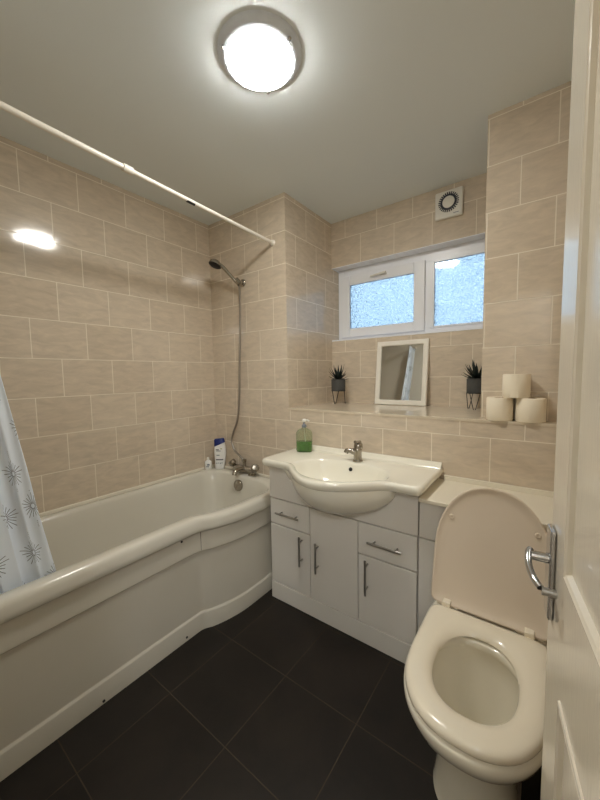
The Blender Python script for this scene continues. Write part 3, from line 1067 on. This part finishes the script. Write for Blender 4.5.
# ------------------------------------------------------------------ ceiling light
LX, LY = 1.223, -0.732
lamp = empty('ceiling_light', (LX, LY, H), 'round glowing ceiling light with a grey metal rim', 'ceiling light')
MB().lathe([(0.1175, -0.015), (0.1180, -0.0215), (0.121, -0.022), (0.132, -0.016), (0.141, -0.0085), (0.1465, -0.003), (0.148, 0.0), (0.10, 0.0), (0.10, -0.012)], (LX, LY, H), n=64, cap0=False, cap1=False).build('rim', M['ring'], lamp)
MB().lathe([(0.1172, -0.021), (0.1150, -0.0265), (0.107, -0.032), (0.093, -0.036), (0.060, -0.040), (0.0, -0.042)], (LX, LY, H), n=64, cap0=False, cap1=False).build('diffuser', M['lamp'], lamp)
for a in (2.1, 4.2, 0.0):
    cx_, cy_ = LX + 0.130 * cos(a), LY + 0.130 * sin(a)
    MB().lathe([(0.006, 0.0), (0.006, 0.006), (0.0, 0.008)], (cx_, cy_, H - 0.0175), (cos(a) * 0.6, sin(a) * 0.6, -0.8), 12).build('clip', M['chrome'], lamp)

# ------------------------------------------------------------------ extractor fan
FXc, FZc = 1.571, 2.307
fan = empty('extractor_fan', (FXc, YW, FZc), 'square white extractor fan with a dark ring high on the tiled wall', 'extractor fan')
fb = MB().box(FXc - 0.079, FXc + 0.079, YW - 0.026, YW, FZc - 0.080, FZc + 0.080).build('housing', M['plastic_white'], fan, bevel=0.010, seg=4)
FYf = YW - 0.0262
MB().lathe([(0.058, 0.0), (0.058, 0.001), (0.0, 0.001)], (FXc, FYf, FZc + 0.008), (0, -1, 0), 48).build('grille', M['dark_plastic'], fan)
fins = MB()
for k in range(28):
    a = 2 * pi * k / 28
    ca_, sa_ = cos(a), sin(a)
    def fp(r, o, y): return (FXc + r * ca_ - o * sa_, FYf - y, FZc + 0.008 + r * sa_ + o * ca_)
    for (r0, r1) in ((0.046, 0.060),):
        fins.add([fp(r0, -.0012, .0), fp(r1, -.0024, .0), fp(r1, .0024, .0), fp(r0, .0012, .0), fp(r0, -.0012, .003), fp(r1, -.0024, .003), fp(r1, .0024, .003), fp(r0, .0012, .003)],
                 [(0, 3, 2, 1), (4, 5, 6, 7), (0, 1, 5, 4), (1, 2, 6, 5), (2, 3, 7, 6), (3, 0, 4, 7)])
fins.build('grille_fins', M['plastic_white'], fan, smooth=False)
MB().lathe([(0.034, 0.0), (0.034, 0.004), (0.031, 0.006), (0.0, 0.007)], (FXc, FYf, FZc + 0.008), (0, -1, 0), 40).build('centre_cap', M['plastic_white'], fan)
MB().box(FXc + 0.028, FXc + 0.058, FYf - 0.0006, FYf + 0.0004, FZc - 0.064, FZc - 0.0605).build('printed_mark', M['ink_grey'], fan, smooth=False)

# ------------------------------------------------------------------ mirror on the ledge
MW, MH = 0.350, 0.436
mir = empty('framed_mirror', (1.290, 0.500, ZS), 'white framed mirror leaning against the wall below the window', 'mirror')
tl = math.atan2(0.052, MH)


def mpt(x, h, n):
    return Vector((1.290 + x, 0.500 + h * sin(tl) - n * cos(tl), ZS + 0.001 + h * cos(tl) + n * sin(tl)))


def mring(ins, n):
    return [mpt(-MW / 2 + ins, ins, n), mpt(MW / 2 - ins, ins, n), mpt(MW / 2 - ins, MH - ins, n), mpt(-MW / 2 + ins, MH - ins, n)]


MB().loft([mring(0.0, -0.010), mring(0.0, 0.006), mring(0.003, 0.009), mring(0.028, 0.009), mring(0.033, 0.004), mring(0.034, -0.001), mring(0.034, -0.010)], wrap=True).build('frame', M['mirror_frame'], mir, smooth=False)
MB().loft([mring(0.030, -0.006), mring(0.030, 0.0)]).build('glass', M['mirror'], mir, smooth=False)

# ------------------------------------------------------------------ potted plants


def potted_plant(loc, label):
    root = empty('potted_plant', loc, label, 'plant', 'spiky plants in grey pots on wire stands')
    x, y, z = loc
    pb, ph = 0.094, 0.084
    MB().lathe([(0.046, pb), (0.050, pb + 0.004), (0.051, pb + ph - 0.003), (0.050, pb + ph), (0.046, pb + ph), (0.045, pb + ph - 0.010)], loc, n=32).build('pot', M['pot'], root, angle=30)
    MB().lathe([(0.0445, pb + ph - 0.011), (0.02, pb + ph - 0.006), (0.0, pb + ph - 0.005)], loc, n=20, cap0=False).build('soil', M['soil'], root)
    st = MB()
    R0 = 0.050
    ringp = [Vector((x + R0 * cos(2 * pi * k / 32), y + R0 * sin(2 * pi * k / 32), z + pb)) for k in range(33)]
    st.tube(ringp, 0.0022, 8)
    for k in range(3):
        a0 = radians(-90 + 120 * k)
        da = radians(32)
        P = lambda a, r, h: Vector((x + r * cos(a), y + r * sin(a), z + h))
        st.tube(catmull([P(a0 - da, R0, pb), P(a0 - da * .2, R0 * .98, 0.004), P(a0 + da * .2, R0 * .98, 0.004), P(a0 + da, R0, pb)], 6), 0.0022, 8)
    st.build('wire_stand', M['wire'], root)
    fo = MB()
    rnd = random.Random(11)
    for k in range(30):
        lay = k / 30
        a = k * 2.39996 + rnd.uniform(-.2, .2)
        el = radians(12 + 72 * lay + rnd.uniform(-8, 8))
        L = 0.072 + 0.030 * lay + rnd.uniform(-.012, .014)
        d = Vector((cos(a) * cos(el), sin(a) * cos(el), sin(el)))
        sd = Vector((-sin(a), cos(a), 0))
        nn = d.cross(sd)
        b0 = Vector((x, y, z + pb + ph - 0.006 + 0.012 * lay)) + Vector((cos(a), sin(a), 0)) * 0.008
        rings = []
        for t_, w_ in ((0, .006), (.3, .0095), (.65, .006), (.97, .0008)):
            c = b0 + d * L * t_ - nn * (0.010 * math.sin(t_ * 2.2))
            rings.append([c + sd * w_, c + nn * w_ * .45, c - sd * w_, c - nn * w_ * .25])
        fo.loft(rings)
    fo.build('foliage', M['leaf'], root)
    return root


potted_plant((0.862, 0.430, ZS), 'dark spiky plant in a grey pot on a wire stand, left of the framed mirror')
potted_plant((1.757, 0.450, ZS), 'dark spiky plant in a grey pot on a wire stand, right of the framed mirror')


# ------------------------------------------------------------------ toilet rolls
def toilet_roll(loc, rot, label, rad=0.0515, hgt=0.101, sx=1.0):
    root = empty('toilet_roll', loc, label, 'toilet roll', 'toilet rolls stacked on the ledge')
    x, y, z = loc
    MB().lathe([(0.021, 0.001), (rad - 0.003, 0.0), (rad, 0.004), (rad, hgt - 0.004), (rad - 0.003, hgt), (0.021, hgt - 0.001)], loc, n=48, cap0=False, cap1=False, sx=sx).build('paper', M['paper'], root, angle=45)
    MB().lathe([(0.0215, 0.001), (0.0215, hgt - 0.001), (0.0200, hgt - 0.001), (0.0200, 0.001)], loc, n=24, cap0=False, cap1=False).build('core', M['card'], root)
    fl = MB()
    fl.loft([[Vector((x + (rad * sx + 0.0006) * cos(a), y + (rad + 0.0006) * sin(a), z + h)) for a in [radians(-70 + rot + 4 * i) for i in range(9)]] for h in (0.002, hgt - 0.002)], closed=False, cap0=False, cap1=False)
    fl.build('loose_end', M['paper'], root, fix=False)
    return root


toilet_roll((1.913, 0.0325, ZS), 0, 'left toilet roll of the bottom row, next to the pier corner')
toilet_roll((2.026, 0.0325, ZS), 40, 'right toilet roll of the bottom row, nearest to the door', sx=1.04)
toilet_roll((1.973, 0.0325, ZS + 0.1015), -40, 'toilet roll balanced on top of the other two')

# ------------------------------------------------------------------ bottles
bx, by = 0.930, -0.098
soap = empty('soap_dispenser', (bx, by, ZD), 'clear pump bottle half full of green hand soap on the basin corner', 'soap dispenser')
yawb = radians(30)


def oval(w_, d_, z, cx, cy, ang, n=2.8, cnt=40):
    out = []
    for k in range(cnt):
        a = 2 * pi * k / cnt
        c, s = cos(a), sin(a)
        u = w_ * math.copysign(abs(c) ** (2 / n), c)
        v = d_ * math.copysign(abs(s) ** (2 / n), s)
        out.append(Vector((cx + u * cos(ang) - v * sin(ang), cy + u * sin(ang) + v * cos(ang), z)))
    return out


Z0 = ZD + 0.001
sr = [(.043, .022, .0), (.047, .026, .004), (.048, .027, .012), (.048, .027, .105), (.046, .026, .118), (.038, .022, .130), (.020, .016, .139), (.013, .013, .143), (.013, .013, .150)]
MB().loft([oval(a, b, Z0 + h, bx, by, yawb) for a, b, h in sr]).build('bottle', M['clear'], soap, angle=50)
MB().loft([oval(a, b, Z0 + h, bx, by, yawb) for a, b, h in ((.041, .020, .002), (.0455, .0245, .006), (.0465, .0255, .014), (.0465, .0255, .062), (.046, .025, .063))]).build('green_soap', M['liquid'], soap, angle=50)
pm = MB().lathe([(.014, .146), (.014, .160), (.010, .163), (.0045, .165), (.0045, .180)], (bx, by, Z0), n=20)
pm.build('pump_collar', M['ink_grey'], soap)
pd = Vector((cos(yawb - 0.1), sin(yawb - 0.1), 0))
ph_ = MB().lathe([(.010, .178), (.012, .182), (.012, .192), (.009, .196), (.0, .197)], (bx, by, Z0), n=18)
ph_.tube([Vector((bx, by, Z0 + .188)), Vector((bx, by, Z0 + .188)) + pd * .024, Vector((bx, by, Z0 + .182)) + pd * .032], [.006, .005, .0045], 12)
ph_.build('pump_head', M['plastic_white'], soap)
MB().tube([(bx, by, Z0 + .146), (bx + .01, by + .004, Z0 + .012)], .003, 8).build('dip_tube', M['plastic_white'], soap)

sx_, sy_ = 0.108, -0.060
sh = empty('shampoo_bottle', (sx_, sy_, ZR), 'white shampoo bottle with slanted navy cap on the bath corner', 'shampoo bottle')
ang = radians(38)
zz0 = ZR + 0.0005


def shp(h):
    if h < .12: w_ = .030 + .010 * smoothstep(0, .11, h)
    else: w_ = .040 - .006 * smoothstep(.12, .2, h)
    return w_, .019 + .002 * smoothstep(0, .1, h) - .003 * smoothstep(.13, .2, h), .006 * math.sin(h * 14) - .002


hsx = [0, .004, .02, .05, .08, .11, .14, .158]
rr = []
for h in hsx:
    w_, d_, o = shp(h)
    if h == 0: w_, d_ = w_ - .004, d_ - .004
    rr.append(oval(w_, d_, zz0 + h, sx_ + o * cos(ang), sy_ + o * sin(ang), ang, 2.6))
def slant(ring, base, k):
    return [Vector((p.x, p.y, base + k * ((p.x - sx_) * cos(ang) + (p.y - sy_) * sin(ang)))) for p in ring]
w_, d_, o = shp(.17)
cut = slant(oval(w_, d_, 0, sx_ + o * cos(ang), sy_ + o * sin(ang), ang, 2.6), zz0 + .172, 0.42)
rr[-1] = slant(rr[-1], zz0 + .155, 0.2)
MB().loft(rr + [cut]).build('bottle', M['sh_white'], sh, angle=50)
w2, d2, o2 = shp(.2)
cp = [slant(oval(w_ + .0006, d_ + .0006, 0, sx_ + o * cos(ang), sy_ + o * sin(ang), ang, 2.6), zz0 + .1725, 0.42),
      slant(oval(w2, d2, 0, sx_ + o2 * cos(ang), sy_ + o2 * sin(ang), ang, 2.6), zz0 + .205, 0.12),
      slant(oval(w2 - .004, d2 - .004, 0, sx_ + o2 * cos(ang), sy_ + o2 * sin(ang), ang, 2.6), zz0 + .213, 0.08)]
MB().loft(cp).build('cap', M['sh_blue'], sh, angle=50)


def label_bar(name, u0, u1, h0, h1, mat, parent, cx, cy, ang_, shape, n=2.6, lift=.0009, cnt=8):
    """a printed mark lying on the front (-v) face of an oval bottle"""
    rows = []
    for h in (h0, h1):
        w_, d_, o = shape(h)
        row = []
        for i in range(cnt + 1):
            u = u0 + (u1 - u0) * i / cnt
            v = -(d_ * (max(0, 1 - abs(u / w_) ** n)) ** (1 / n)) - lift
            uo = u + o
            row.append(Vector((cx + uo * cos(ang_) - v * sin(ang_), cy + uo * sin(ang_) + v * cos(ang_), ZR + h)))
        rows.append(row)
    return MB().loft(rows, closed=False, cap0=False, cap1=False).build(name, mat, parent)


label_bar('label_stripe', -.026, .024, .066, .073, M['ink'], sh, sx_, sy_, ang, shp)
label_bar('label_mark', -.022, .008, .128, .133, M['ink_grey'], sh, sx_, sy_, ang, shp)
label_bar('label_mark', -.024, -.004, .136, .142, M['ink'], sh, sx_, sy_, ang, shp)
label_bar('label_mark', .006, .018, .143, .148, M['ink_olive'], sh, sx_, sy_, ang, shp)
label_bar('label_mark', -.022, .000, .098, .104, M['ink_grey'], sh, sx_, sy_, ang, shp)
for i_, u_ in enumerate((-.018, -.006, .006, .016)):
    label_bar('label_mark', u_ - .003, u_ + .003, .040 + .003 * (i_ % 2), .049, M['ink_grey'], sh, sx_, sy_, ang, shp)

lx, ly = 0.040, -0.116
sh.scale = (1.12, 1.12, 1.09)
lo = empty('lotion_bottle', (lx, ly, ZR), 'small white bottle beside the shampoo in the bath corner', 'bottle')
MB().loft([oval(a, b, ZR + .0005 + h, lx, ly, ang, 2.8) for a, b, h in ((.022, .014, 0), (.025, .017, .004), (.026, .018, .045), (.024, .017, .058), (.014, .013, .066), (.010, .010, .070))]).build('bottle', M['sh_white'], lo, angle=50)
MB().lathe([(.0095, .069), (.0095, .086), (.006, .091), (.0, .092)], (lx, ly, ZR), n=18).build('cap', M['plastic_white'], lo)
lsh = lambda h: (.0262, .0182, 0.0)
label_bar('label_mark', -.014, .010, .020, .026, M['ink_grey'], lo, lx, ly, ang, lsh)
label_bar('label_mark', -.004, .014, .032, .044, M['ink_grey'], lo, lx, ly, ang, lsh)
